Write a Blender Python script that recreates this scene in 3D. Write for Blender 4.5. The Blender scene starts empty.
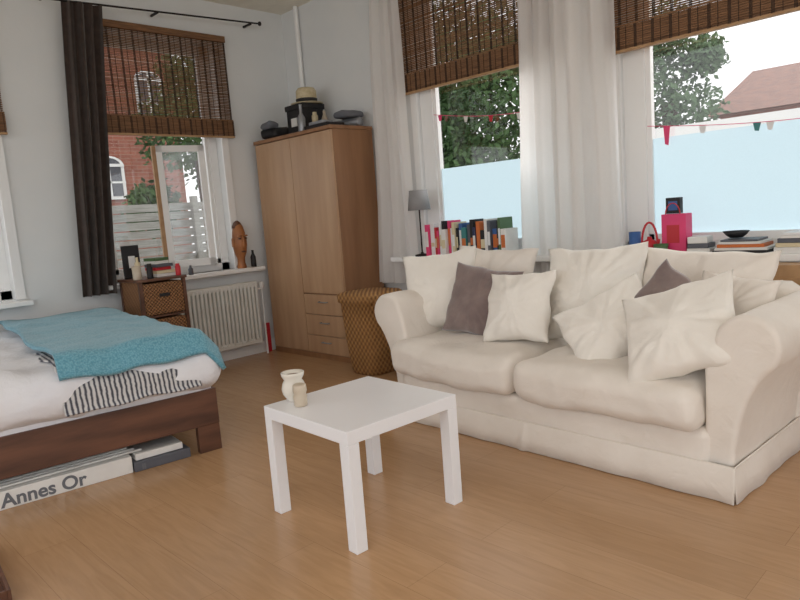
import bpy, bmesh, math, random
from mathutils import Vector, Matrix, noise
random.seed(7)
D=bpy.data; C=bpy.context; col=C.scene.collection

# ---------------------------------------------------------------- materials
def s2l(c):
    return tuple(((v/255)/12.92 if v/255<=0.04045 else (((v/255)+0.055)/1.055)**2.4) for v in c)
def new_mat(name):
    m=D.materials.new(name); m.use_nodes=True
    nt=m.node_tree; b=nt.nodes['Principled BSDF']; return m,nt,b
def mat(name,rgb,rough=.6,rgb2=None,scale=8,stretch=(1,1,1),bump=0.,bscale=None,metal=0,spec=.5,detail=4,sheen=0,bdist=.01):
    m,nt,b=new_mat(name); N=nt.nodes; L=nt.links
    b.inputs['Roughness'].default_value=rough; b.inputs['Metallic'].default_value=metal
    b.inputs['Specular IOR Level'].default_value=spec
    if sheen: b.inputs['Sheen Weight'].default_value=sheen
    c1=s2l(rgb)+(1,); c2=(s2l(rgb2) if rgb2 else tuple(v*.9 for v in c1[:3]))+(1,)
    tc=N.new('ShaderNodeTexCoord'); mp=N.new('ShaderNodeMapping'); mp.inputs['Scale'].default_value=stretch
    L.new(tc.outputs['Object'],mp.inputs['Vector'])
    no=N.new('ShaderNodeTexNoise'); no.inputs['Scale'].default_value=scale; no.inputs['Detail'].default_value=detail
    L.new(mp.outputs['Vector'],no.inputs['Vector'])
    rp=N.new('ShaderNodeValToRGB'); rp.color_ramp.elements[0].color=c2; rp.color_ramp.elements[1].color=c1
    rp.color_ramp.elements[0].position=.3; rp.color_ramp.elements[1].position=.7
    L.new(no.outputs['Fac'],rp.inputs['Fac']); L.new(rp.outputs['Color'],b.inputs['Base Color'])
    if bump:
        n2=N.new('ShaderNodeTexNoise'); n2.inputs['Scale'].default_value=bscale or scale*4; n2.inputs['Detail'].default_value=4; n2.inputs['Distortion'].default_value=.6
        L.new(mp.outputs['Vector'],n2.inputs['Vector'])
        bp=N.new('ShaderNodeBump'); bp.inputs['Strength'].default_value=bump; bp.inputs['Distance'].default_value=bdist
        L.new(n2.outputs['Fac'],bp.inputs['Height']); L.new(bp.outputs['Normal'],b.inputs['Normal'])
    return m
def floor_mat():
    m,nt,b=new_mat('laminate_oak'); N=nt.nodes; L=nt.links
    tc=N.new('ShaderNodeTexCoord')
    br=N.new('ShaderNodeTexBrick'); br.offset=.37; br.inputs['Scale'].default_value=1
    br.inputs['Brick Width'].default_value=1.3; br.inputs['Row Height'].default_value=.19
    br.inputs['Mortar Size'].default_value=.0009; br.inputs['Mortar Smooth'].default_value=.5
    br.inputs['Color1'].default_value=s2l((190,153,115))+(1,); br.inputs['Color2'].default_value=s2l((184,147,109))+(1,)
    br.inputs['Mortar'].default_value=s2l((152,118,86))+(1,)
    L.new(tc.outputs['Object'],br.inputs['Vector'])
    mp=N.new('ShaderNodeMapping'); mp.inputs['Scale'].default_value=(1.2,12,1); L.new(tc.outputs['Object'],mp.inputs['Vector'])
    no=N.new('ShaderNodeTexNoise'); no.inputs['Scale'].default_value=3; no.inputs['Detail'].default_value=8; no.inputs['Distortion'].default_value=1.2
    L.new(mp.outputs['Vector'],no.inputs['Vector'])
    rp=N.new('ShaderNodeValToRGB'); rp.color_ramp.elements[0].color=(.89,.86,.82,1); rp.color_ramp.elements[1].color=(1.02,1.01,1.0,1)
    rp.color_ramp.elements[0].position=.3; rp.color_ramp.elements[1].position=.65
    L.new(no.outputs['Fac'],rp.inputs['Fac'])
    mx=N.new('ShaderNodeMixRGB'); mx.blend_type='MULTIPLY'; mx.inputs['Fac'].default_value=1
    L.new(br.outputs['Color'],mx.inputs['Color1']); L.new(rp.outputs['Color'],mx.inputs['Color2'])
    L.new(mx.outputs['Color'],b.inputs['Base Color']); b.inputs['Roughness'].default_value=.26
    b.inputs['Specular IOR Level'].default_value=.55
    return m
def brick_mat():
    m,nt,b=new_mat('brick_red'); N=nt.nodes; L=nt.links
    tc=N.new('ShaderNodeTexCoord')
    sp=N.new('ShaderNodeSeparateXYZ'); cb=N.new('ShaderNodeCombineXYZ'); ad=N.new('ShaderNodeMath'); ad.operation='ADD'
    L.new(tc.outputs['Object'],sp.inputs[0]); L.new(sp.outputs['X'],ad.inputs[0]); L.new(sp.outputs['Y'],ad.inputs[1])
    L.new(ad.outputs[0],cb.inputs['X']); L.new(sp.outputs['Z'],cb.inputs['Y'])
    br=N.new('ShaderNodeTexBrick'); br.inputs['Scale'].default_value=1; br.inputs['Brick Width'].default_value=.22; br.inputs['Row Height'].default_value=.075
    br.inputs['Mortar Size'].default_value=.006
    br.inputs['Color1'].default_value=s2l((160,98,80))+(1,); br.inputs['Color2'].default_value=s2l((140,82,68))+(1,); br.inputs['Mortar'].default_value=s2l((158,128,114))+(1,)
    L.new(cb.outputs[0],br.inputs['Vector']); L.new(br.outputs['Color'],b.inputs['Base Color']); b.inputs['Roughness'].default_value=.9
    return m
def weave_mat(name,c1,c2,su=60,sv=60,bump=.5):
    m,nt,b=new_mat(name); N=nt.nodes; L=nt.links
    tc=N.new('ShaderNodeTexCoord'); sp=N.new('ShaderNodeSeparateXYZ'); L.new(tc.outputs['Object'],sp.inputs[0])
    ad=N.new('ShaderNodeMath'); ad.operation='ADD'; L.new(sp.outputs['X'],ad.inputs[0]); L.new(sp.outputs['Y'],ad.inputs[1])
    m1=N.new('ShaderNodeMath'); m1.operation='MULTIPLY'; m1.inputs[1].default_value=su; L.new(ad.outputs[0],m1.inputs[0])
    m2=N.new('ShaderNodeMath'); m2.operation='MULTIPLY'; m2.inputs[1].default_value=sv; L.new(sp.outputs['Z'],m2.inputs[0])
    s1=N.new('ShaderNodeMath'); s1.operation='SINE'; L.new(m1.outputs[0],s1.inputs[0])
    s2=N.new('ShaderNodeMath'); s2.operation='SINE'; L.new(m2.outputs[0],s2.inputs[0])
    pr=N.new('ShaderNodeMath'); pr.operation='MULTIPLY_ADD'; L.new(s1.outputs[0],pr.inputs[0]); L.new(s2.outputs[0],pr.inputs[1]); pr.inputs[2].default_value=.0
    mr=N.new('ShaderNodeMapRange'); mr.inputs['From Min'].default_value=-1; L.new(pr.outputs[0],mr.inputs['Value'])
    rp=N.new('ShaderNodeValToRGB'); rp.color_ramp.elements[0].color=s2l(c2)+(1,); rp.color_ramp.elements[1].color=s2l(c1)+(1,); rp.color_ramp.elements[0].position=.15
    L.new(mr.outputs['Result'],rp.inputs['Fac']); L.new(rp.outputs['Color'],b.inputs['Base Color']); b.inputs['Roughness'].default_value=.8
    bp=N.new('ShaderNodeBump'); bp.inputs['Strength'].default_value=bump; bp.inputs['Distance'].default_value=.01
    L.new(mr.outputs['Result'],bp.inputs['Height']); L.new(bp.outputs['Normal'],b.inputs['Normal'])
    return m
def knit_mat(name,c1,c2):
    m,nt,b=new_mat(name); N=nt.nodes; L=nt.links
    tc=N.new('ShaderNodeTexCoord')
    vo=N.new('ShaderNodeTexVoronoi'); vo.inputs['Scale'].default_value=110; L.new(tc.outputs['Object'],vo.inputs['Vector'])
    rp=N.new('ShaderNodeValToRGB'); rp.color_ramp.elements[0].color=s2l(c1)+(1,); rp.color_ramp.elements[1].color=s2l(c2)+(1,); rp.color_ramp.elements[1].position=.8
    L.new(vo.outputs['Distance'],rp.inputs['Fac']); L.new(rp.outputs['Color'],b.inputs['Base Color']); b.inputs['Roughness'].default_value=.95
    bp=N.new('ShaderNodeBump'); bp.inputs['Strength'].default_value=.5; bp.inputs['Distance'].default_value=.006; bp.invert=True
    L.new(vo.outputs['Distance'],bp.inputs['Height']); L.new(bp.outputs['Normal'],b.inputs['Normal'])
    b.inputs['Sheen Weight'].default_value=.3
    return m
def stripe_mat(name,c1,c2,c3,scale,axis='Y'):
    m,nt,b=new_mat(name); N=nt.nodes; L=nt.links
    tc=N.new('ShaderNodeTexCoord'); w=N.new('ShaderNodeTexWave'); w.bands_direction=axis; w.inputs['Scale'].default_value=scale
    w.inputs['Distortion'].default_value=2.; w.inputs['Detail'].default_value=3; w.inputs['Detail Scale'].default_value=2
    L.new(tc.outputs['Object'],w.inputs['Vector'])
    rp=N.new('ShaderNodeValToRGB'); rp.color_ramp.elements[0].color=s2l(c1)+(1,); rp.color_ramp.elements[0].position=.3; rp.color_ramp.elements[1].color=s2l(c2)+(1,); rp.color_ramp.elements[1].position=.6
    e=rp.color_ramp.elements.new(.9); e.color=s2l(c3)+(1,)
    L.new(w.outputs['Fac'],rp.inputs['Fac']); L.new(rp.outputs['Color'],b.inputs['Base Color']); b.inputs['Roughness'].default_value=.9
    return m
def cloth_translucent(name,rgb,fac=.35):
    m=D.materials.new(name); m.use_nodes=True; nt=m.node_tree; N=nt.nodes; L=nt.links
    N.remove(N['Principled BSDF']); out=[n for n in N if n.type=='OUTPUT_MATERIAL'][0]
    d=N.new('ShaderNodeBsdfDiffuse'); t=N.new('ShaderNodeBsdfTranslucent'); mx=N.new('ShaderNodeMixShader'); mx.inputs[0].default_value=fac
    no=N.new('ShaderNodeTexNoise'); no.inputs['Scale'].default_value=120
    tc=N.new('ShaderNodeTexCoord'); L.new(tc.outputs['Object'],no.inputs['Vector'])
    rp=N.new('ShaderNodeValToRGB'); c=s2l(rgb); rp.color_ramp.elements[0].color=tuple(v*.95 for v in c)+(1,); rp.color_ramp.elements[1].color=c+(1,)
    L.new(no.outputs['Fac'],rp.inputs['Fac'])
    L.new(rp.outputs[0],d.inputs[0]); L.new(rp.outputs[0],t.inputs[0])
    L.new(d.outputs[0],mx.inputs[1]); L.new(t.outputs[0],mx.inputs[2]); L.new(mx.outputs[0],out.inputs[0])
    return m
def glass_mat():
    m=D.materials.new('window_glass'); m.use_nodes=True; nt=m.node_tree; N=nt.nodes; L=nt.links
    N.remove(N['Principled BSDF']); out=[n for n in N if n.type=='OUTPUT_MATERIAL'][0]
    t=N.new('ShaderNodeBsdfTransparent'); g=N.new('ShaderNodeBsdfGlossy'); g.inputs['Roughness'].default_value=.02
    mx=N.new('ShaderNodeMixShader'); mx.inputs[0].default_value=.05
    L.new(t.outputs[0],mx.inputs[1]); L.new(g.outputs[0],mx.inputs[2]); L.new(mx.outputs[0],out.inputs[0]); return m

M={}
M['wall']=mat('wall_paint',(228,229,228),.9,(223,225,225),3,bump=.05,bscale=60)
M['ceil']=mat('ceiling_paint',(242,236,222),.9)
M['floor']=floor_mat()
M['white']=mat('white_gloss_paint',(243,243,241),.45,(238,238,237),2)
M['lack']=mat('white_lacquer',(240,240,242),.3,(236,236,238),2)
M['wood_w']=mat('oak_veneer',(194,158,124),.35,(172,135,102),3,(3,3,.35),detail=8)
M['wood_shaded']=mat('oak_veneer_shaded',(160,117,82),.45,(134,95,64),3,(3,3,.35),detail=8)  # darker copy of the door veneer, side shade put into the colour
M['walnut']=mat('walnut',(112,74,54),.4,(74,46,33),4,(4,.6,4),detail=8)
M['cream']=mat('cream_cotton',(236,228,218),.95,(229,220,209),6,bump=.5,bscale=9,sheen=.2,bdist=.02)
M['cream2']=mat('cream_cotton_light',(242,237,228),.95,(236,230,220),6,bump=.5,bscale=11,sheen=.2,bdist=.02)
M['taupe']=mat('taupe_velvet',(142,124,118),.9,(118,101,98),10,bump=.2,sheen=.5)
M['sheet']=mat('white_linen',(236,236,239),.95,(228,228,233),5,bump=.5,bscale=10,bdist=.02)
M['teal']=knit_mat('blue_knit',(128,184,200),(88,148,168))
M['stripe']=stripe_mat('striped_fabric',(206,204,202),(150,150,156),(72,72,80),14,'Y')
M['curt']=cloth_translucent('white_curtain_cloth',(253,250,247),.6)
M['brown']=mat('brown_curtain_cloth',(68,54,47),.95,(52,41,35),20,sheen=.3)
M['bamboo']=mat('bamboo_slat',(150,108,72),.7,(82,56,36),6,(1.5,1.5,60),detail=5)
M['bamboo_d']=mat('bamboo_cord',(58,40,28),.8)
M['black']=mat('black_matte',(30,28,30),.6)
M['iron']=mat('dark_iron',(50,44,42),.5,metal=.6)
M['glass']=glass_mat()
M['film']=cloth_translucent('frosted_film',(222,234,239),.8)
M['rad']=mat('radiator_enamel',(228,228,222),.5)
M['basket']=weave_mat('woven_seagrass',(186,140,84),(128,88,48),150,120,.8)
M['wicker']=weave_mat('brown_wicker',(180,130,86),(98,64,40),230,230,1)
M['leaf']=mat('leaf_green',(84,116,66),.8,(48,74,44),1.5)
M['leaf2']=mat('leaf_green_light',(104,130,94),.8,(70,94,66),1.5)
M['bark']=mat('bark',(80,64,50),.9)
M['brick']=brick_mat()
M['roof']=mat('brown_roof_tiles',(136,96,80),.8,(108,76,66),6)
M['tile']=mat('roof_tile',(160,108,82),.8,(130,84,62),6)
M['fence']=mat('weathered_wood',(150,150,144),.9,(120,118,112),4,(1,1,12))
M['ground']=mat('paving',(150,148,140),.9)
M['ceram']=mat('ceramic_white',(232,228,218),.25,(220,212,198),4)
M['potbrown']=mat('stoneware',(150,120,92),.5)
M['jar']=mat('frosted_jar',(206,192,172),.3,(190,174,152),10)
M['pink']=mat('hot_pink_paper',(226,62,116),.5)
M['red']=mat('red_card',(196,40,50),.5)
M['carve']=mat('carved_wood',(186,122,72),.45,(128,76,40),5,(2,2,1))
M['straw']=mat('straw',(214,200,168),.8,(190,174,138),30)
M['paper']=mat('paper',(230,228,224),.7)
M['grey']=mat('grey_fabric',(110,112,118),.8)
M['shade']=mat('grey_lampshade',(150,148,148),.8)
M['blue']=mat('blue_cover',(60,100,160),.5)
M['tan']=mat('tan_wood',(184,146,104),.5,(156,118,80),4,(3,1,3))
M['silver']=mat('silver_foil',(160,162,166),.35,metal=.5)
palette=[M['paper'],M['pink'],M['red'],M['black'],M['blue'],mat('cover_teal',(60,130,130),.5),mat('cover_cream',(220,205,170),.5),mat('cover_orange',(205,110,50),.5),mat('cover_grey',(90,92,100),.5),mat('cover_white',(235,235,235),.4),mat('cover_green',(80,110,70),.5),mat('cover_navy',(36,44,78),.5)]

# ---------------------------------------------------------------- mesh helpers
def obj(name,me,m=None,loc=(0,0,0),rot=None):
    o=D.objects.new(name,me); col.objects.link(o); o.location=loc
    if rot is not None: o.rotation_euler=rot
    if m: me.materials.append(m)
    return o
def smooth(o,v=True):
    for p in o.data.polygons: p.use_smooth=v
    return o
def bevel(o,w,seg=3):
    b=o.modifiers.new('bevel','BEVEL'); b.width=w; b.segments=seg; b.limit_method='ANGLE'; b.angle_limit=math.radians(40)
    return o
def box(name,x0,x1,y0,y1,z0,z1,m,bev=0,rot=None):
    c=Vector(((x0+x1)/2,(y0+y1)/2,(z0+z1)/2)); h=((x1-x0)/2,(y1-y0)/2,(z1-z0)/2)
    vs=[(sx*h[0],sy*h[1],sz*h[2]) for sx in(-1,1) for sy in(-1,1) for sz in(-1,1)]
    f=[(0,1,3,2),(4,6,7,5),(0,4,5,1),(2,3,7,6),(0,2,6,4),(1,5,7,3)]
    me=D.meshes.new(name); me.from_pydata(vs,[],f); me.update()
    o=obj(name,me,m,c,rot)
    if bev: bevel(o,bev)
    return o
def boxes(name,lst,m):
    vs=[];fs=[]
    for (x0,x1,y0,y1,z0,z1) in lst:
        b=len(vs); vs+=[(x,y,z) for x in(x0,x1) for y in(y0,y1) for z in(z0,z1)]
        fs+=[tuple(b+i for i in q) for q in [(0,1,3,2),(4,6,7,5),(0,4,5,1),(2,3,7,6),(0,2,6,4),(1,5,7,3)]]
    me=D.meshes.new(name); me.from_pydata(vs,[],fs); me.update(); return obj(name,me,m)
def group(name,parts,loc=(0,0,0),rotz=0,local=False):
    e=D.objects.new(name,None); col.objects.link(e); e.empty_display_size=.1
    e.location=loc; e.rotation_euler=(0,0,rotz)
    for p in parts:
        p.parent=e
        if not local: p.location=Vector(p.location)-Vector(loc)
    return e
def lathe(name,prof,m,loc=(0,0,0),seg=32,rot=None):
    vs=[];fs=[]
    for r,z in prof:
        for i in range(seg):
            a=2*math.pi*i/seg; vs.append((r*math.cos(a),r*math.sin(a),z))
    n=len(prof)
    for j in range(n-1):
        for i in range(seg):
            fs.append((j*seg+i,j*seg+(i+1)%seg,(j+1)*seg+(i+1)%seg,(j+1)*seg+i))
    fs.append(tuple(range(seg))[::-1]); fs.append(tuple((n-1)*seg+i for i in range(seg)))
    me=D.meshes.new(name); me.from_pydata(vs,[],fs); me.update()
    o=obj(name,me,m,loc,rot); smooth(o)
    return o
def tube(name,pts,r,m,seg=8):
    cu=D.curves.new(name,'CURVE'); cu.dimensions='3D'; cu.bevel_depth=r; cu.bevel_resolution=3; cu.use_fill_caps=True
    s=cu.splines.new('POLY'); s.points.add(len(pts)-1)
    for i,p in enumerate(pts): s.points[i].co=(*p,1)
    o=D.objects.new(name,cu); col.objects.link(o); cu.materials.append(m); return o
def puff(name,x0,x1,y0,y1,z0,z1,m,p=5,n=14,amp=.008,fr=3,seed=0,crown=0):
    bm=bmesh.new(); bmesh.ops.create_cube(bm,size=2); bmesh.ops.subdivide_edges(bm,edges=bm.edges,cuts=n,use_grid_fill=True)
    c=Vector(((x0+x1)/2,(y0+y1)/2,(z0+z1)/2)); h=Vector(((x1-x0)/2,(y1-y0)/2,(z1-z0)/2)); mn=min(h)
    for v in bm.verts:
        q=v.co.copy()
        w=Vector((q.x*h.x,q.y*h.y,q.z*h.z))
        r=mn*min(1,p/10+.3)
        core=Vector((max(-h.x+r,min(h.x-r,w.x)),max(-h.y+r,min(h.y-r,w.y)),max(-h.z+r,min(h.z-r,w.z))))
        d=w-core
        if d.length>1e-6: w=core+d.normalized()*r
        if crown and q.z>0: w.z+= crown*(1-q.x**2)*(1-q.y**2)*q.z
        nz=noise.noise_vector((w+Vector((seed*7.3,seed,0)))*fr)
        nz2=noise.noise_vector((w+Vector((seed*3.3,seed,9)))*fr*3.2)
        w+=nz*amp*2+nz2*amp*.5
        v.co=w
    me=D.meshes.new(name); bm.to_mesh(me); bm.free()
    o=obj(name,me,m,c); smooth(o); return o
def extrude_profile(name,prof,a0,a1,m,bev=0,seg=36,amp=.004,seed=0):
    n=len(prof); vs=[];fs=[]
    for k in range(seg+1):
        t=a0+(a1-a0)*k/seg
        for u,z in prof:
            q=noise.noise_vector(Vector((u*5,t*5,z*5+seed)))*amp+noise.noise_vector(Vector((u*14,t*9,z*14+seed)))*amp*.4
            g=0 if z<.01 else 1
            vs.append((u+q.x*g,t+(q.y*.5 if 0<k<seg else 0),z+q.z*g))
    for k in range(seg):
        for i in range(n):
            fs.append((k*n+i,k*n+(i+1)%n,(k+1)*n+(i+1)%n,(k+1)*n+i))
    fs.append(tuple(range(n))[::-1]); fs.append(tuple(seg*n+i for i in range(n)))
    me=D.meshes.new(name); me.from_pydata(vs,[],fs); me.update()
    bm=bmesh.new(); bm.from_mesh(me); bmesh.ops.recalc_face_normals(bm,faces=bm.faces); bm.to_mesh(me); bm.free()
    o=obj(name,me,m); smooth(o)
    bevel(o,bev or .012,4)
    return o
def pillow(w,h,t,loc,lean,roll,yaw,m,seed=0,name='throw_pillow'):
    n=40; bm=bmesh.new(); grid={}
    for side in (1,-1):
        for i in range(n+1):
            for j in range(n+1):
                u=-1+2*i/n; v=-1+2*j/n
                edge=(i in(0,n) or j in(0,n))
                if edge and side==-1: grid[(side,i,j)]=grid[(1,i,j)]; continue
                pu=u*(1-.08*(1-v*v)); pv=v*(1-.08*(1-u*u))
                f=max(0,(1-u*u))**.5*max(0,(1-v*v))**.5
                x=pu*w/2; z=pv*h/2; y=-side*t/2*f*(1-.25*v)
                rr=min(1,math.hypot(u,v)); an=math.atan2(v,u)
                g=f**.5
                nz=noise.noise(Vector((x*5+seed*3.1,z*5,seed+side)))*.024*g
                nz+=noise.noise(Vector((math.cos(an)*5+seed,math.sin(an)*5,seed*2+side)))*.018*g*rr
                nz+=noise.noise(Vector((x*16+seed,z*16,seed*2+side)))*.008*g
                x+=.014*noise.noise(Vector((v*2,seed,1))); z+=.014*noise.noise(Vector((u*2,seed,7)))
                grid[(side,i,j)]=bm.verts.new((x,y-side*nz*(0 if edge else 1),z))
    for side in (1,-1):
        for i in range(n):
            for j in range(n):
                q=[grid[(side,i,j)],grid[(side,i+1,j)],grid[(side,i+1,j+1)],grid[(side,i,j+1)]]
                if side==-1: q=q[::-1]
                try: bm.faces.new(q)
                except: pass
    bmesh.ops.recalc_face_normals(bm,faces=bm.faces)
    me=D.meshes.new(name); bm.to_mesh(me); bm.free()
    o=obj(name,me,m); smooth(o)
    R=Matrix.Rotation(math.radians(yaw),4,'Z')@Matrix.Rotation(math.radians(-lean),4,'X')@Matrix.Rotation(math.radians(roll),4,'Y')
    o.matrix_world=Matrix.Translation(loc)@R
    return o
def curtain(name,path_top,path_bot,z_top,z_bot,folds,amp,m,axis='X',n=160,nz=24,seed=0):
    vs=[];fs=[]
    for k in range(nz+1):
        t=k/nz; z=z_top+(z_bot-z_top)*t
        a0=path_top[0]+(path_bot[0]-path_top[0])*t; a1=path_top[1]+(path_bot[1]-path_top[1])*t; d=path_top[2]+(path_bot[2]-path_top[2])*t
        for i in range(n+1):
            s=i/n
            ph=2*math.pi*folds*s+seed+ 1.6*noise.noise(Vector((s*2.2,t*1.0,seed)))
            off=amp*(math.sin(ph)+.25*math.sin(2.3*ph+seed))*(.7+.5*t)
            a=a0+(a1-a0)*s+.2*amp*math.cos(ph)
            dd=d+off+.03*noise.noise(Vector((s*2,t*2,seed+5)))
            vs.append((a,dd,z) if axis=='X' else (dd,a,z))
    for k in range(nz):
        for i in range(n):
            b=k*(n+1)+i; fs.append((b,b+1,b+n+2,b+n+1))
    me=D.meshes.new(name); me.from_pydata(vs,[],fs); me.update(); o=obj(name,me,m); smooth(o); return o
def blind(name,axis,plane,a0,a1,z0,z1,thick=.006,side=1,seed=1,gap=.0085):
    """woven bamboo roman shade: individual slats + cords + gathered bottom"""
    L=[];zz=z0+.10; rnd=random.Random(seed)
    while zz<z1:
        h=gap; j=rnd.uniform(-.0012,.0012)
        L.append((a0,a1,plane,plane+side*thick*rnd.uniform(.5,1.3),zz+j,zz+h+j)); zz+=.0125
    zz=z0
    while zz<z0+.115:
        L.append((a0,a1,plane+side*.010,plane+side*.018,zz,zz+.0106)); zz+=.0122
    zz=z0+.02
    while zz<z0+.13:
        L.append((a0,a1,plane+side*.022,plane+side*.028,zz,zz+.010)); zz+=.0122
    Cc=[]; k=int((a1-a0)/.05)
    for i in range(k+1):
        a=a0+.01+(a1-a0-.024)*i/k
        for dd in ((0,.006,.012) if i%2 else (0,)):
            Cc.append((a+dd,a+dd+.0035,plane+side*.006,plane+side*.0085,z0+.1,z1))
            Cc.append((a+dd,a+dd+.0035,plane+side*.028,plane+side*.030,z0,z0+.13))
    R=[(a0,a1,plane-side*.002,plane+side*.03,z0-.012,z0+.002)]
    H=[(a0,a1,plane-side*.002,plane+side*.03,z1,z1+.05)]
    sw=lambda l:[(d0 if axis=='Y' else a,d1 if axis=='Y' else b,a if axis=='Y' else d0,b if axis=='Y' else d1,p,q) for (a,b,d0,d1,p,q) in l]
    fix=lambda l:[(min(a,b),max(a,b),min(c,d),max(c,d),e,f) for a,b,c,d,e,f in l]
    return group(name,[boxes('slats',fix(sw(L)),M['bamboo']),boxes('cords',fix(sw(Cc)),M['bamboo_d']),boxes('bottom_rod',fix(sw(R)),M['tan']),boxes('head_rail',fix(sw(H)),M['bamboo'])])
def wall_with_holes(name,axis,p0,p1,a0,a1,z0,z1,holes,m):
    L=[];cur=a0
    for h0,h1,q0,q1 in sorted(holes):
        L.append((cur,h0,z0,z1)); L.append((h0,h1,z0,q0)); L.append((h0,h1,q1,z1)); cur=h1
    L.append((cur,a1,z0,z1))
    L=[(a,b,p0,p1,c,d) if axis=='X' else (p0,p1,a,b,c,d) for a,b,c,d in L]
    return boxes(name,L,m)

# ---------------------------------------------------------------- room
XA=-5.21; YB=3.83; H=3.08
box('floor',XA-.25,2.6,-1.8,YB+.25,-.12,0,M['floor'])
box('ceiling',XA-.25,2.6,-1.8,YB+.25,H,H+.15,M['ceil'])
A_h=[(0.2,1.30,.78,2.72),(1.98,3.06,.80,2.72)]
B_h=[(-3.56,-2.25,.84,2.90),(-1.90,-.45,.84,2.90)]
wall_with_holes('wall_left','Y',XA-.25,XA,-1.8,YB+.25,0,H,A_h,M['wall'])
wall_with_holes('wall_back','X',YB,YB+.25,XA,2.6,0,H,B_h,M['wall'])
boxes('baseboard_left',[(XA,XA+.018,-1.8,YB,0,.11)],M['white'])
boxes('baseboard_back',[(XA+.02,2.6,YB-.018,YB,0,.11)],M['white'])
box('trim_1',XA-.2,XA+.13,1.90,3.30,.765,.80,M['white'],.008)
box('trim_2',XA-.2,XA+.13,.1,1.38,.735,.77,M['white'],.008)
box('trim_3',-3.75,.4,YB-.24,YB+.2,.80,.84,M['white'],.008)
# casement sash standing ajar (part of window_1)
def sash():
    w=.40; h=1.02; L=[(0,.05,-.02,.02,0,h),(w-.05,w,-.02,.02,0,h),(0,w,-.02,.02,0,.06),(0,w,-.02,.02,h-.05,h)]
    a=boxes('sash_frame',L,M['white']); g=boxes('sash_pane',[(.05,w-.05,-.003,.003,.06,h-.05)],M['glass'])
    b=boxes('sash_edge',[(w,w+.03,-.022,.022,0,h)],M['tan'])
    return group('casement_sash',[a,g,b],(XA-.03,2.90,.86),math.radians(-103),True)
def window(name,axis,depth,a0,a1,z0,z1,fw,parts_extra=()):
    L=[(a0,a0+fw,z0,z1),(a1-fw,a1,z0,z1),(a0,a1,z1-.08,z1),(a0,a1,z0,z0+.06)]
    conv=lambda l,d0,d1:[(a,b,d0,d1,c,d) if axis=='X' else (d0,d1,a,b,c,d) for a,b,c,d in l]
    fr=boxes('frame',conv(L,depth-.035,depth+.035),M['white']); 
    L2=[(a0+fw,a0+fw+.03,z0+.06,z1-.08),(a1-fw-.03,a1-fw,z0+.06,z1-.08),(a0+fw,a1-fw,z0+.06,z0+.10)]
    in_=boxes('inner_bead',conv(L2,depth-.02,depth+.02),M['white'])
    g=boxes('pane',conv([(a0+fw,a1-fw,z0+.06,z1-.08)],depth+.004,depth+.008),M['glass'])
    return group(name,[fr,in_,g]+list(parts_extra))
window('window_1','Y',XA-.12,1.98,3.06,.80,2.72,.07,[sash()])
window('window_2','Y',XA-.12,.2,1.30,.78,2.72,.07)
f1=box('frosted_film',-3.45,-2.3,YB+.055,YB+.059,.9,1.49,M['film'])
f2=box('frosted_film',-1.76,-.5,YB+.055,YB+.059,.9,1.50,M['film'])
window('window_3','X',YB+.06,-3.56,-2.25,.84,2.90,.12,[f1])
window('window_4','X',YB+.06,-1.90,-.45,.84,2.90,.13,[f2])
def casing(name,axis,a0,a1,z0,z1,w,face,side):
    L=[(a0-w,a0,z0,z1+w),(a1,a1+w,z0,z1+w),(a0,a1,z1,z1+w)]
    d0,d1=sorted((face,face+side*.02))
    boxes(name,[(a,b,d0,d1,c,d) if axis=='X' else (d0,d1,a,b,c,d) for a,b,c,d in L],M['white'])
casing('trim_4','Y',1.98,3.06,.80,2.72,.06,XA,1)
casing('trim_5','Y',.2,1.30,.78,2.72,.06,XA,1)
casing('trim_6','X',-3.56,-2.25,.84,2.90,.06,YB,-1)
casing('trim_7','X',-1.90,-.45,.84,2.90,.06,YB,-1)
tube('corner_pipe',[(-4.95,YB-.03,0.02),(-4.95,YB-.03,H)],.022,M['white'])

blind('bamboo_blind','Y',XA+.03,1.90,3.17,1.95,2.74,seed=1,gap=.0076)
blind('bamboo_blind','Y',XA+.03,.15,1.39,1.93,2.74,seed=2,gap=.0076)
blind('bamboo_blind','X',YB-.03,-3.68,-2.25,2.09,2.97,side=-1,seed=3,gap=.0088)
blind('bamboo_blind','X',YB-.03,-1.95,-.40,2.02,2.97,side=-1,seed=4,gap=.0088)

curtain('white_curtain',(-3.88,-3.60,YB-.13),(-4.04,-3.56,YB-.13),3.0,.62,3,.022,M['curt'],seed=1)
curtain('white_curtain',(-2.50,-2.14,YB-.15),(-2.57,-2.14,YB-.16),3.0,.60,3,.026,M['curt'],seed=2.2)
curtain('white_curtain',(-2.16,-1.85,YB-.15),(-2.16,-1.82,YB-.16),3.0,.60,2,.026,M['curt'],seed=4.1)
curtain('brown_curtain',(1.84,2.13,XA+.13),(1.71,1.95,XA+.14),2.86,.74,4,.03,M['brown'],axis='Y',seed=3)
tube('curtain_pole',[(-4.05,YB-.14,3.0),(.3,YB-.14,3.0)],.012,M['iron'])
rod=tube('rod',[(XA+.12,1.72,2.85),(XA+.12,3.49,2.925)],.007,M['iron'])
fin=[(.002,-.02),(.013,-.014),(.016,0),(.013,.014),(.002,.02)]
f=lathe('finial',fin,M['iron'],(XA+.12,3.50,2.926)); f2_=lathe('finial',fin,M['iron'],(XA+.12,1.70,2.85))
b1=box('bracket',XA,XA+.12,2.55,2.565,2.875,2.89,M['iron']); b2=box('bracket',XA,XA+.12,3.40,3.415,2.905,2.92,M['iron'])
group('curtain_rod',[rod,f,f2_,b1,b2])

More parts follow.
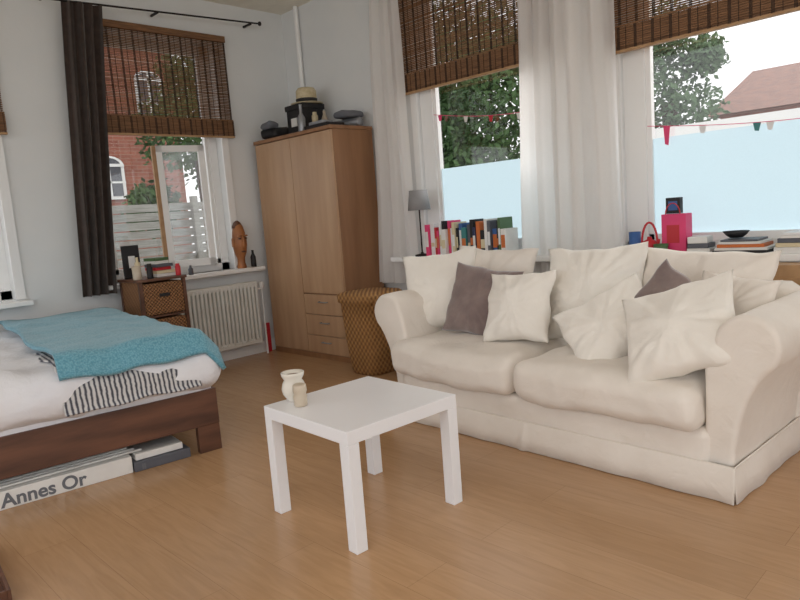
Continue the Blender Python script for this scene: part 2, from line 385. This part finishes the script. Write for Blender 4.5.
def radiator():
    y0,y1,z0,z1=2.36,3.20,.11,.675; x=XA+.07; L=[]; n=22
    for i in range(n):
        a=y0+(y1-y0)*(i+.18)/n; b=y0+(y1-y0)*(i+.82)/n
        L.append((x,x+.06,a,b,z0+.03,z1-.02))
    p1=boxes('columns',L,M['rad']); bevel(p1,.008,3)
    p2=box('top_header',x+.005,x+.055,y0,y1,z1-.05,z1,M['rad'],.012)
    p3=box('bottom_header',x+.005,x+.055,y0,y1,z0,z0+.05,M['rad'],.012)
    p4=boxes('back_panel',[(x+.02,x+.03,y0,y1,z0,z1)],M['rad'])
    p5=boxes('wall_brackets',[(XA,x+.02,y0+.1,y0+.13,.3,.34),(XA,x+.02,y1-.13,y1-.1,.3,.34),(XA,x+.02,y0+.1,y0+.13,.55,.59),(XA,x+.02,y1-.13,y1-.1,.55,.59)],M['rad'])
    p6=tube('supply_pipe',[(x+.03,y1,.6),(x+.03,y1+.05,.6),(x+.03,y1+.05,.0)],.009,M['white'])
    p7=lathe('valve',[(.018,0),(.022,.01),(.022,.05),(.015,.06)],M['paper'],(x+.03,y1+.05,.6))
    group('radiator',[p1,p2,p3,p4,p5,p6,p7])
radiator()
box('red_book',-5.17,-5.145,3.285,3.322,0.0,.27,M['red'],.003)

# ---------------------------------------------------------------- wardrobe
def wardrobe():
    x0,x1,y0,y1,h=-5.12,-4.05,3.34,3.78,1.90
    P=[box('carcass',x0,x1,y0+.02,y1,.0,h-.03,M['wood_shaded'],.003),
       box('top_board',x0-.008,x1+.008,y0-.008,y1,h-.03,h,M['wood_shaded'],.004),
       box('plinth',x0+.0,x1-.0,y0+.005,y0+.02,0,.045,M['wood_shaded'])]
    P.append(box('door_left',x0+.004,-4.602,y0,y0+.02,.05,h-.035,M['wood_w'],.002))
    P.append(box('door_right',-4.596,x1-.004,y0,y0+.02,.565,h-.035,M['wood_w'],.002))
    zs=[.05,.205,.385,.56]
    for i in range(3):
        P.append(box('drawer_%d'%(i+1),-4.596,x1-.004,y0,y0+.02,zs[i],zs[i+1]-.006,M['wood_w'],.002))
        zc=(zs[i]+zs[i+1])/2+.02
        P.append(tube('drawer_handle_%d'%(i+1),[(-4.38,y0,zc),(-4.38,y0-.02,zc),(-4.28,y0-.02,zc),(-4.28,y0,zc)],.005,M['silver']))
    group('wardrobe',P,(-4.585,3.57,0))
wardrobe()
def clutter():
    z=1.90
    a=puff('shoe_bag',-5.08,-4.86,3.38,3.60,z+.012,z+.10,M['black'],p=6,n=8,amp=.010,fr=8,seed=3)
    b=puff('glove',-5.04,-4.88,3.36,3.46,z+.095,z+.15,M['grey'],p=6,n=6,amp=.008,fr=9,seed=5)
    group('folded_black_clothes',[a,b])
    q1=box('box_body',-4.82,-4.58,3.50,3.72,z,z+.25,M['black'],.006); q2=box('box_lid',-4.83,-4.57,3.49,3.73,z+.22,z+.265,M['black'],.006)
    q3=box('label',-4.74,-4.66,3.484,3.489,z+.08,z+.15,M['paper'])
    group('storage_box',[q1,q2,q3])
    hx,hy,hz=-4.66,3.61,z+.267
    brim=lathe('brim',[(.135,0),(.14,.006),(.08,.014),(.078,.012)],M['straw'],(hx,hy,hz))
    crown=lathe('crown',[(.085,0),(.09,.03),(.088,.10),(.07,.125),(.02,.115)],M['straw'],(hx,hy,hz+.009))
    band=lathe('hat_band',[(.0885,0),(.0935,.03),(.092,.034)],M['black'],(hx,hy,hz+.01))
    group('straw_hat',[brim,crown,band])
    lathe('glass_bottle',[(.03,0),(.032,.01),(.032,.12),(.012,.16),(.012,.22),(.014,.23)],M['silver'],(-4.51,3.42,z))
    lathe('glass_bottle',[(.026,0),(.028,.01),(.028,.12),(.012,.16),(.012,.19)],M['jar'],(-4.50,3.66,z))
    lathe('spray_can',[(.024,0),(.026,.01),(.026,.14),(.018,.15),(.018,.17)],M['straw'],(-4.48,3.54,z))
    r=lathe('roll',[(.035,-.15),(.04,-.14),(.04,.14),(.035,.15)],M['silver'],(-4.24,3.68,z+.042),rot=(0,math.radians(90),math.radians(8)))
    t=puff('bag',-4.30,-4.10,3.58,3.76,z+.082,z+.14,M['grey'],p=6,n=6,amp=.008,fr=9,seed=9)
    group('foil_roll',[r,t])
    box('flat_case',-4.42,-4.12,3.37,3.55,z+.001,z+.035,M['black'],.005)
    box('silver_case',-4.38,-4.20,3.39,3.50,z+.036,z+.062,M['silver'],.004)
clutter()

def laundry():
    def sq(r,z,k=.6):
        out=[]
        for i in range(40):
            a=2*math.pi*i/40; c,s=math.cos(a),math.sin(a)
            out.append((r*math.copysign(abs(c)**k,c),r*math.copysign(abs(s)**k,s),z))
        return out
    prof=[(.14,0),(.155,.02),(.175,.2),(.19,.4),(.197,.54),(.215,.55),(.218,.60),(.20,.615),(.15,.62),(.0,.622)]
    vs=[];fs=[]
    for r,z in prof: vs+=sq(max(r,.001),z)
    for j in range(len(prof)-1):
        for i in range(40): fs.append((j*40+i,j*40+(i+1)%40,(j+1)*40+(i+1)%40,(j+1)*40+i))
    fs.append(tuple(range(40))[::-1])
    me=D.meshes.new('woven_body'); me.from_pydata(vs,[],fs); me.update(); o=obj('woven_body',me,M['basket'],(-3.68,3.28,0)); smooth(o)
    group('laundry_basket',[o],(-3.68,3.28,0))
laundry()

def chest():
    x0,x1,y0,y1=-5.05,-4.70,1.97,2.33; P=[]
    P.append(boxes('posts',[(a,a+.025,b,b+.025,0,.82) for a in(x0,x1-.025) for b in(y0,y1-.025)],M['walnut']))
    P.append(box('top',x0-.01,x1+.01,y0-.01,y1+.01,.82,.84,M['walnut'],.004))
    P.append(boxes('rails',[(x0+.01,x1-.005,y0+.005,y1-.005,z,z+.015) for z in(.02,.28,.55)],M['walnut']))
    P.append(boxes('side_panel',[(x0+.02,x1-.02,y0+.008,y0+.014,.03,.82)],M['wicker']))
    for i,z in enumerate((.04,.30,.57)):
        P.append(box('wicker_drawer_%d'%(i+1),x0+.03,x1+.006,y0+.028,y1-.028,z,z+.235,M['wicker'],.012))
        P.append(box('drawer_pull_%d'%(i+1),x1+.006,x1+.014,(y0+y1)/2-.04,(y0+y1)/2+.04,z+.13,z+.155,M['black'],.003))
    group('wicker_chest_of_drawers',P,(-4.9,2.15,0))
    z=.84
    P=[]; 
    for i,(w,m) in enumerate(((.16,M['paper']),(.15,palette[6]),(.13,palette[2]),(.14,palette[8]),(.12,M['paper']),(.12,palette[10]))):
        P.append(box('book_%d'%i,-4.97,-4.97+w*1.2,2.15,2.15+w,z+i*.024,z+i*.024+.022,m,.002,rot=(0,0,.04*i)))
    group('stacked_books',P)
    P=[box('frame',-5.02,-5.0,2.00,2.13,z,z+.25,M['black'],.003),box('print',-5.001,-4.998,2.015,2.115,z+.03,z+.22,palette[3]),box('mount',-4.9985,-4.997,2.04,2.09,z+.08,z+.17,M['paper'])]
    group('picture_frame',P)
    lathe('glass_cup',[(.028,0),(.03,.005),(.033,.10),(.031,.10),(.028,.01)],M['jar'],(-4.78,2.00,z))
    lathe('cosmetic_jar',[(.02,0),(.022,.004),(.022,.08),(.016,.085),(.016,.11)],M['black'],(-4.74,2.08,z))
    lathe('cosmetic_jar',[(.018,0),(.02,.004),(.02,.12),(.01,.125),(.01,.16)],palette[6],(-4.87,2.05,z))
    lathe('cosmetic_jar',[(.018,0),(.02,.004),(.02,.07),(.015,.075),(.015,.09)],M['red'],(-4.72,2.29,z))
chest()
def mask():
    prof=[(.045,0),(.05,.01),(.038,.05),(.04,.09),(.062,.14),(.073,.20),(.072,.26),(.064,.32),(.048,.37),(.02,.40),(.002,.405)]
    X0=XA+.06; Y0=3.10; Z0=.80
    o=lathe('head',prof,M['carve'],(X0,Y0,Z0),seg=40)
    for v in o.data.vertices:
        v.co.x*=.9; v.co.y*=.85
    n=puff('nose',X0+.052,X0+.085,Y0-.012,Y0+.012,.98,1.08,M['carve'],p=7,n=4,amp=0)
    e=[puff('eye_%d'%i,X0+.05,X0+.070,Y0+s*.03-.013,Y0+s*.03+.013,1.055,1.07,M['walnut'],p=7,n=3,amp=0) for i,s in enumerate((-1,1))]
    br=[puff('brow_%d'%i,X0+.045,X0+.072,Y0+s*.03-.02,Y0+s*.03+.02,1.080,1.093,M['carve'],p=7,n=3,amp=0) for i,s in enumerate((-1,1))]
    mo=puff('mouth',X0+.048,X0+.066,Y0-.022,Y0+.022,.94,.956,M['walnut'],p=7,n=3,amp=0)
    ears=[puff('ear_%d'%i,X0-.02,X0+.015,Y0+s*.062-.008,Y0+s*.062+.008,.99,1.07,M['carve'],p=7,n=3,amp=0) for i,s in enumerate((-1,1))]
    st=lathe('hair_crest',[(.05,.0),(.045,.02),(.03,.05),(.01,.065)],M['walnut'],(X0-.01,Y0,1.155),seg=20)
    group('carved_wooden_head',[o,n,mo,st]+e+br+ears)
    lathe('dark_bottle',[(.022,0),(.024,.006),(.024,.09),(.01,.12),(.01,.15)],M['black'],(XA+.08,3.21,.80))
    lathe('dark_bottle',[(.018,0),(.02,.006),(.02,.05),(.01,.06),(.01,.08)],palette[8],(XA+.08,2.60,.80))
mask()

def table():
    P=[box('top',-.275,.275,-.275,.275,.40,.45,M['lack'],.002)]
    k=0
    for a in(-1,1):
        for b in(-1,1):
            k+=1; cx=a*.25; cy=b*.25
            P.append(box('leg_%d'%k,cx-.025,cx+.025,cy-.025,cy+.025,0,.40,M['lack'],.002))
    group('coffee_table',P,(-1.972,1.652,0),-.045,True)
    vx,vy=-2.21,1.51
    v=lathe('body',[(.028,0),(.03,.006),(.046,.03),(.05,.05),(.044,.075),(.036,.088),(.046,.105),(.048,.118),(.045,.12),(.036,.108),(.03,.095),(.001,.09)],M['ceram'],(vx,vy,.4505))
    u=lathe('wax',[(.034,.104),(.034,.106),(.001,.106)],M['potbrown'],(vx,vy,.4505))
    group('ceramic_vase',[v,u])
    lathe('candle_jar',[(.024,0),(.027,.004),(.028,.04),(.024,.05),(.028,.06),(.027,.085),(.02,.09),(.018,.085),(.001,.08)],M['jar'],(-2.12,1.475,.4505))
table()

# ---------------------------------------------------------------- bed
def bed():
    P=[]
    P.append(box('foot_rail',-.03,0,-1.46,-.0,.145,.335,M['walnut'],.003))
    P.append(box('side_rail_right',-1.95,-.03,-.03,0,.145,.335,M['walnut'],.003))
    P.append(box('side_rail_left',-1.95,-.03,-1.46,-1.43,.145,.335,M['walnut'],.003))
    P.append(box('head_rail',-1.98,-1.95,-1.46,0,.145,.45,M['walnut'],.003))
    P.append(box('slat_base',-1.95,-.03,-1.43,-.03,.24,.27,M['walnut']))
    for i,(x,y) in enumerate(((-.045,-.12),(-.045,-1.46),(-1.97,-.12),(-1.97,-1.46))):
        P.append(box('leg_%d'%(i+1),x,x+.04,y,y+.12,0,.15,M['walnut'],.003))
    P.append(puff('mattress',-1.94,-.01,-1.44,-.0,.27,.47,M['sheet'],p=2,n=16,amp=.006))
    P.append(puff('duvet',-1.93,.045,-1.47,.045,.335,.585,M['sheet'],p=6,n=50,amp=.015,fr=4.5,seed=4))
    def sheetobj(name,x0,x1,y0,y1,ztop,m,nx=70,ny=50,amp=.02,seed=0,thick=.012,hang=.0):
        vs=[];fs=[]
        for i in range(nx+1):
            for j in range(ny+1):
                s=i/nx; t=j/ny
                x=x0+(x1-x0)*s; y=y0+(y1-y0)*t
                x+=.03*noise.noise(Vector((t*4,seed,0))) ; y+=.05*noise.noise(Vector((s*4,seed,3)))
                z=ztop+amp*noise.noise(Vector((x*3,y*5,seed)))+amp*.4*noise.noise(Vector((x*9,y*9,seed)))
                if x>-.03: 
                    e=x+.03; z-=min(e*2.2,hang+e*.4) if hang else e*.5; x=-.03+e*.45+ .05*min(1,e*20)
                if y>-.05:
                    e=y+.05; z-=e*1.0; y=-.05+e*.9
                vs.append((x,y,z))
        for i in range(nx):
            for j in range(ny):
                b=i*(ny+1)+j; fs.append((b,b+ny+1,b+ny+2,b+1))
        me=D.meshes.new(name); me.from_pydata(vs,[],fs); me.update(); o=obj(name,me,m); smooth(o)
        sd=o.modifiers.new('s','SOLIDIFY'); sd.thickness=thick; sd.offset=1
        return o
    P.append(sheetobj('striped_throw',-.55,.095,-.74,-.10,.590,M['stripe'],hang=.16,seed=2,amp=.008,thick=.008))
    P.append(sheetobj('blue_blanket',-1.88,.04,-.74,.04,.630,M['teal'],hang=.07,seed=6,amp=.018,thick=.022))
    group('bed',P,(-3.15,1.66,0),-.12,True)
bed()
def boards():
    P=[box('white_board',-.45,-.02,-1.3,-.46,0,.085,M['paper'],.004),
       box('grey_board',-.40,-.01,-.455,-.17,0,.05,palette[8],.004),
       box('pale_board',-.40,-.03,-.44,-.20,.051,.085,M['paper'],.004)]
    for i in range(4):
        P.append(tube('rod_%d'%i,[(-.05-.03*i,-1.3,.095+.003*i),(-.06-.02*i,-.40-.03*i,.095+.006*i)],.006,M['paper']))
    for txt,yy,zz,sz,xx in (('Annes Or',-1.03,.012,.088,-.0185),('II',-.42,.008,.04,-.0085)):
        c=D.curves.new('lettering','FONT'); c.body=txt; c.size=sz; c.extrude=.0004; c.offset=.0022; c.materials.append(M['grey'])
        o=D.objects.new('lettering',c); col.objects.link(o); o.rotation_euler=(math.pi/2,0,math.pi/2); o.location=(xx,yy,zz); P.append(o)
    group('stored_flat_boxes',P,(-3.15,1.66,0),-.12,True)
boards()
group('wooden_tray',[box('tray_base',-.24,.24,-.16,.16,0,.012,M['walnut'],.002),box('tray_rim_1',-.24,.24,.148,.16,.012,.05,M['walnut'],.002),box('tray_rim_2',-.24,.24,-.16,-.148,.012,.05,M['walnut'],.002),box('tray_rim_3',.228,.24,-.148,.148,.012,.05,M['walnut'],.002),box('tray_rim_4',-.24,-.228,-.148,.148,.012,.05,M['walnut'],.002)],(-2.66,.32,0),-.1,True)

# ---------------------------------------------------------------- sofa
def sofa():
    P=[]; OX=-1.91
    def armprof(sign):
        cx,cz,r=.045,.60,.118
        pr=[(-.11,.0),(-.11,.12),(-.11,.22),(-.11,.30),(-.108,.40),(-.103,.5)]
        for k in range(0,27):
            a=math.radians(172-k*8.6); pr.append((cx+r*math.cos(a),cz+r*math.sin(a)))
        pr+= [(.088,.465),(.052,.40),(.024,.32),(.008,.24),(.0,.14),(.0,.0)]
        return [(sign*u,z) for u,z in pr]
    P.append(extrude_profile('arm_right',armprof(1),0,.86,M['cream'],.024,seed=1,amp=.007))
    L_=extrude_profile('arm_left',armprof(-1),.02,.86,M['cream'],.024,seed=5,amp=.007); L_.location=(OX,0,0); P.append(L_)
    P.append(puff('seat_base',OX+.08,-.08,-.018,.80,.02,.26,M['cream'],p=0,n=50,amp=.004,fr=6))
    P.append(puff('back',OX-.02,.02,.68,.88,.02,.74,M['cream'],p=5,n=30,amp=.009,fr=4))
    vs=[];fs=[];n=260; W=-OX
    def wv(s,z): return .010*noise.noise(Vector((s*7,z*2,0)))+.012*math.exp(-((s+W/2)/.02)**2)
    for i in range(n+1):
        x=-W-.012+(W+.03)*i/n
        for z,o in((.135,0),(.13,.005),(.06,.012),(.0,.020)):
            vs.append((x,-.020-o-wv(x,z)*(1-z*6),z+.003))
    for i in range(n):
        for k in range(3): b=i*4+k; fs.append((b,b+4,b+5,b+1))
    me=D.meshes.new('skirt_front'); me.from_pydata(vs,[],fs); me.update(); o=obj('skirt_front',me,M['cream']); smooth(o)
    sd=o.modifiers.new('s','SOLIDIFY'); sd.thickness=.006; P.append(o)
    for sx,nm,ox in((1,'right',0),(-1,'left',-W)):
        vs=[];fs=[]
        for i in range(80+1):
            y=-.030+.9*i/80
            for z,oo in((.135,0),(.13,.005),(.06,.012),(.0,.020)):
                vs.append((ox+sx*(.006+oo+.010*noise.noise(Vector((y*7,z*2,4)))*(1-z*6)),y,z+.003))
        for i in range(80):
            for k in range(3): b=i*4+k; fs.append((b,b+1,b+5,b+4))
        me=D.meshes.new('skirt_'+nm); me.from_pydata(vs,[],fs); me.update(); o=obj('skirt_'+nm,me,M['cream']); smooth(o)
        sd=o.modifiers.new('s','SOLIDIFY'); sd.thickness=.006; P.append(o)
    P.append(tube('hem_piping',[(-W-.01,.86,.138),(-W-.01,-.020,.138),(.012,-.020,.138),(.012,.86,.138)],.004,M['cream']))
    P.append(puff('seat_cushion_left',OX+.04,-1.00,-.085,.70,.25,.44,M['cream'],p=4,n=40,amp=.011,fr=4,seed=1,crown=.045))
    P.append(puff('seat_cushion_right',-.99,-.095,-.085,.70,.25,.44,M['cream'],p=4,n=40,amp=.011,fr=4,seed=2,crown=.05))
    group('sofa',P,(-.85,2.52,0),math.radians(-2.2),True)
sofa()
c,c2,t=M['cream'],M['cream2'],M['taupe']
pillow(.47,.48,.18,(-2.64,2.94,.70),16,-6,28,c2,1)
pillow(.56,.44,.17,(-2.38,3.10,.725),14,3,4,c,2)
pillow(.42,.41,.15,(-2.29,2.87,.655),20,9,12,t,3)
pillow(.39,.38,.16,(-1.99,2.80,.65),22,-3,4,c2,4)
pillow(.54,.50,.20,(-1.68,3.02,.70),16,-3,4,c2,5)
pillow(.44,.36,.16,(-1.45,2.74,.60),34,-32,14,c2,6)
pillow(.44,.34,.14,(-1.245,2.80,.635),24,-52,6,t,7)
pillow(.47,.42,.17,(-1.085,2.62,.63),34,-20,-4,c2,8)
pillow(.62,.46,.18,(-1.17,3.09,.69),14,2,0,c,9)
pillow(.34,.34,.13,(-1.0,2.95,.65),22,6,-6,c,10)

# ---------------------------------------------------------------- things on the back sill
def sill_things():
    rnd=random.Random(5); x=-3.385; P=[];i=0
    while x<-2.66:
        w=rnd.uniform(.018,.042); h=rnd.uniform(.17,.26); 
        m=palette[[1,9,2,1,9,3,0,1,9,6,3,4,5,8,3,11,7,3,0,8,4,3,10,0,3,5][i%26]]
        d=rnd.uniform(.12,.16)
        P.append(box('book_%d'%i,x,x+w,YB-.03-d-.03,YB-.06,.84,.84+h,m,.002))
        P.append(box('spine_label_%d'%i,x+.003,x+w-.003,YB-.0608-d,YB-.06-d,.84+h*.3,.84+h*rnd.uniform(.4,.8),palette[rnd.choice([0,6,9,7])]))
        x+=w+.002; i+=1
    group('row_of_books',P)
    lx=-3.475
    P=[lathe('base',[(.055,0),(.055,.012),(.012,.02),(.01,.03)],M['iron'],(lx,YB-.16,.84)),
       tube('stem',[(lx,YB-.16,.86),(lx,YB-.16,1.30)],.006,M['iron']),
       lathe('shade',[(.087,0),(.068,.15),(.065,.15),(.084,.002)],M['shade'],(lx,YB-.16,1.19))]
    group('table_lamp',P)
    y=YB-.14
    P=[box('bag_body',-1.60,-1.465,y-.04,y+.05,.84,1.06,M['pink'],.003)]
    P.append(box('bag_print',-1.57,-1.50,y-.042,y-.0405,.90,1.0,M['red']))
    P.append(tube('handle',[(-1.535+.04*math.cos(a),y-.04,1.06+.06*math.sin(a)) for a in [math.pi*k/12 for k in range(13)]],.003,M['red']))
    group('pink_gift_bag',P)
    P=[box('carton',-1.59,-1.51,y+.0,y+.04,1.062,1.15,M['black'],.002),box('carton_label',-1.575,-1.525,y-.002,y,1.08,1.13,M['blue'])]
    group('small_carton',P)
    kx,ky=-1.665,y-.05
    group('red_kettle',[lathe('kettle_body',[(.03,0),(.042,.01),(.045,.04),(.035,.075),(.015,.085),(.012,.1)],M['red'],(kx,ky,.84)),
        tube('kettle_handle',[(kx+.045*math.cos(a),ky,.90+.12*math.sin(a)) for a in [math.pi*k/12 for k in range(13)]],.006,M['red']),
        tube('spout',[(kx+.03,ky,.87),(kx+.05,ky,.90),(kx+.055,ky,.925)],.007,M['red'])])
    lathe('blue_mug',[(.030,0),(.033,.005),(.033,.13),(.029,.13),(.027,.01)],M['blue'],(-1.752,y-.05,.84))
    lathe('green_pot',[(.03,0),(.04,.06),(.037,.06),(.03,.02)],palette[10],(-1.585,y-.085,.84))
    P=[]
    for k,(w,h,m) in enumerate(((.12,.03,M['paper']),(.11,.025,palette[8]),(.10,.035,M['paper']))):
        z=.84+[0,.031,.057][k]; P.append(box('carton_%d'%k,-1.45,-1.45+w,y-.07,y+.05,z,z+h,m,.003,rot=(0,0,.05*k)))
    group('stack_of_cartons',P)
    P=[];z=.84
    for k,(w,h,m) in enumerate(((.30,.018,palette[3]),(.29,.014,M['paper']),(.27,.016,palette[7]),(.26,.012,M['paper']),(.24,.010,palette[8]))):
        P.append(box('magazine_%d'%k,-1.31+.01*k,-1.31+w*.9,y-.09,y+.10,z,z+h,m,.001,rot=(0,0,.03*(k%3)))); z+=h+.001
    group('stack_of_magazines',P)
    lathe('dark_bowl',[(.03,0),(.05,.015),(.065,.035),(.062,.035),(.045,.015)],M['black'],(-1.22,y-.0,z+.004))
    P=[];z=.84
    for k,(w,h,m) in enumerate(((.32,.03,M['paper']),(.31,.02,palette[6]),(.30,.022,palette[8]),(.33,.014,M['paper']),(.28,.012,palette[9]))):
        P.append(box('folder_%d'%k,-1.02+.01*k,-1.02+w,y-.08,y+.10,z,z+h,m,.002,rot=(0,0,-.04*(k%3)))); z+=h+.001
    group('stack_of_folders',P)
    P=[box('carcass',-1.35,.3,3.46,3.585,.0,.80,M['tan'],.004),box('panel',-1.30,.25,3.455,3.462,.1,.74,M['tan'],.003)]
    group('storage_bench',P)
sill_things()
def bunting():
    P=[]; yy=YB+.028
    for key,(xa,za,xb,zb),flags in (('a',(-3.43,1.90,-2.40,1.79),[(.06,1),(.30,0),(.52,2),(.75,0)]),('b',(-1.76,1.575,-.50,1.50),[(.09,1),(.25,9),(.47,5),(.52,9)])):
        pt=lambda s:(xa+(xb-xa)*s,yy,za+(zb-za)*s-.03*math.sin(math.pi*s))
        P.append(tube('string_'+key,[pt(k/24) for k in range(25)],.0018,M['pink']))
        for j,(s,m) in enumerate(flags):
            x,y,z=pt(s); w=.020; h=.11 if m==1 and key=='b' else .045
            me=D.meshes.new('flag'); me.from_pydata([(x-w,y,z),(x+w,y,z),(x+w*.4,y+.002,z-h),(x-w*.6,y,z-h*.92)],[],[(0,1,2,3)]); P.append(obj('flag_%s%d'%(key,j),me,palette[m]))
    group('bunting',P)
bunting()

# ---------------------------------------------------------------- outside
def tree(name,blobs,n,size,m,trunk,seed):
    rnd=random.Random(seed); vs=[];fs=[]
    for _ in range(n):
        cx,cy,cz,r=rnd.choice(blobs)
        while True:
            d=Vector((rnd.uniform(-1,1),rnd.uniform(-1,1),rnd.uniform(-1,1)))
            if d.length<1: break
        p=Vector((cx,cy,cz))+d*r*(.6+.4*rnd.random())
        a=Vector((rnd.gauss(0,1),rnd.gauss(0,1),rnd.gauss(0,1))).normalized(); b=a.orthogonal().normalized(); s=size*rnd.uniform(.6,1.3)
        k=len(vs); vs+=[tuple(p+a*s),tuple(p+b*s*.5),tuple(p-a*s),tuple(p-b*s*.5)]; fs.append((k,k+1,k+2,k+3))
    me=D.meshes.new('foliage'); me.from_pydata(vs,[],fs); me.update(); o=obj('foliage',me,m)
    tk=tube('trunk',[(trunk[0],trunk[1],-.4),(trunk[0]+.1,trunk[1],trunk[2]*.5),(trunk[0],trunk[1],trunk[2])],.16,M['bark'])
    group(name,[o,tk])
box('ground_outside',-30,20,-10,40,-.5,-.4,M['ground'])
tree('garden_tree',[(-9.9,12,2.6,1.9),(-8.8,12.5,3.8,1.8),(-11,12,3.6,1.8),(-9.3,12,1.6,1.5),(-10.8,12,1.8,1.5),(-10,12.5,4.6,1.8)],16000,.085,M['leaf'],(-9.8,12.2,3),1)
tree('garden_tree',[(-6.9,14,2.7,1.1),(-6.2,14,3.6,.9),(-5.6,14.2,2.7,.9),(-7.1,14,3.8,.9),(-6.0,14,4.4,.8),(-5.2,14,3.8,.5)],6000,.07,M['leaf2'],(-6,14.2,3),2)
tree('garden_tree',[(-12,6.2,3,1.0),(-12,7.2,2.4,1.0),(-12.4,6.8,4,.9),(-12,5.5,1.6,.6)],5000,.07,M['leaf'],(-12,6.6,2.5),3)
def house(name,x0,x1,y0,y1,h,ridge,axis,wm,rm,wins):
    P=[box('walls',x0,x1,y0,y1,-.4,h,wm)]
    e=.25
    if axis=='X': vs=[(x0-e,y0-e,h),(x1+e,y0-e,h),(x1+e,y1+e,h),(x0-e,y1+e,h),(x0-e,(y0+y1)/2,ridge),(x1+e,(y0+y1)/2,ridge)]; fs=[(0,1,5,4),(2,3,4,5),(0,4,3),(1,2,5),(0,3,2,1)]
    else: vs=[(x0-e,y0-e,h),(x1+e,y0-e,h),(x1+e,y1+e,h),(x0-e,y1+e,h),((x0+x1)/2,y0-e,ridge),((x0+x1)/2,y1+e,ridge)]; fs=[(1,2,5,4),(3,0,4,5),(0,1,4),(2,3,5),(0,3,2,1)]
    me=D.meshes.new('roof'); me.from_pydata(vs,[],fs); me.update(); P.append(obj('roof',me,rm))
    for k,w in enumerate(wins):
        x=w[1]; ym=(w[2]+w[3])/2; r=(w[3]-w[2])/2
        def arch(mg,xx,nm,m):
            pts=[(xx,w[2]+mg,w[4]+mg),(xx,w[3]-mg,w[4]+mg)]+[(xx,ym+(r-mg)*math.cos(a),w[5]+(r-mg)*.6*math.sin(a)) for a in [math.pi*q/12 for q in range(13)]]
            me=D.meshes.new(nm); me.from_pydata(pts,[],[tuple(range(len(pts)))]); return obj(nm,me,m)
        P.append(arch(0,x,'window_frame_%d'%k,M['white'])); P.append(arch(.07,x+.01,'window_glass_%d'%k,palette[8]))
        P.append(boxes('glazing_bars_%d'%k,[(x+.012,x+.02,ym-.025,ym+.025,w[4],w[5]+r*.55),(x+.012,x+.02,w[2],w[3],w[5]-.03,w[5]+.03),(x+.012,x+.02,w[2],w[3],(w[4]+w[5])/2-.02,(w[4]+w[5])/2+.02)],M['white']))
    return group(name,P)
house('brick_house',-20,-14,1,7.2,5.6,8,'Y',M['brick'],M['tile'],[(-14.02,-13.95,5.2,5.85,1.9,2.6),(-14.02,-13.95,3.2,4.0,1.5,2.5),(-14.02,-13.95,6.3,6.9,3.4,4.4),(-14.02,-13.95,5.0,5.6,3.6,4.5)])
house('neighbour_house',-5.6,4,16,22,2.8,4.1,'X',M['brick'],M['roof'],[])
L=[];zz=-.4
while zz<1.55: L.append((-8.52,-8.48,-2,10,zz,zz+.10)); zz+=.115
fp=boxes('boards',L,M['fence']); fq=boxes('posts',[(-8.48,-8.40,y,y+.08,-.4,1.62) for y in (-1,.8,2.6,4.4,6.2,8)],M['fence']); group('garden_fence',[fp,fq])
box('garden_wall',-4.7,8,8.5,8.7,-.4,2.0,M['white'])

# ---------------------------------------------------------------- light
w=D.worlds.new('sky'); C.scene.world=w; w.use_nodes=True; N=w.node_tree.nodes; bg=N['Background']
bg.inputs['Color'].default_value=(.98,.985,1.0,1); bg.inputs['Strength'].default_value=1.3
sl=D.lights.new('soft_sun','SUN'); sl.energy=3.6; sl.angle=math.radians(55); sl.color=(1,.99,.97)
so=D.objects.new('soft_sun',sl); col.objects.link(so); so.rotation_euler=Vector((-.15,-.75,-.62)).to_track_quat('-Z','Y').to_euler()
def area(name,loc,target,size,power,color=(1,1,1)):
    l=D.lights.new(name,'AREA'); l.energy=power; l.size=size[0]; l.shape='RECTANGLE'; l.size_y=size[1]; l.color=color
    o=D.objects.new(name,l); col.objects.link(o); o.location=loc
    o.rotation_euler=(Vector(target)-Vector(loc)).to_track_quat('-Z','Y').to_euler(); return o
area('fill_light',(-.6,.3,2.9),(-1.6,1.6,0),(1.0,1.0),12,(1,.95,.90))  # added fill to brighten the room, not an actual ceiling fixture

# ---------------------------------------------------------------- camera
f_,yaw,pit,roll,hh=656.93,.7974,.1317,-.0762,1.1814
F=Vector((-math.sin(yaw)*math.cos(pit),math.cos(yaw)*math.cos(pit),-math.sin(pit)))
R0=Vector((math.cos(yaw),math.sin(yaw),0)); U0=R0.cross(F)
R=math.cos(roll)*R0+math.sin(roll)*U0; U=-math.sin(roll)*R0+math.cos(roll)*U0
cd=D.cameras.new('camera'); cd.sensor_width=36; cd.lens=f_/800*36; cd.clip_start=.05
co=D.objects.new('camera',cd); col.objects.link(co)
m=Matrix((R,U,-F)).transposed().to_4x4(); m.translation=Vector((0,0,hh)); co.matrix_world=m
C.scene.camera=co
C.scene.view_settings.view_transform='Standard'; C.scene.view_settings.look='None'
C.scene.view_settings.exposure=0.1
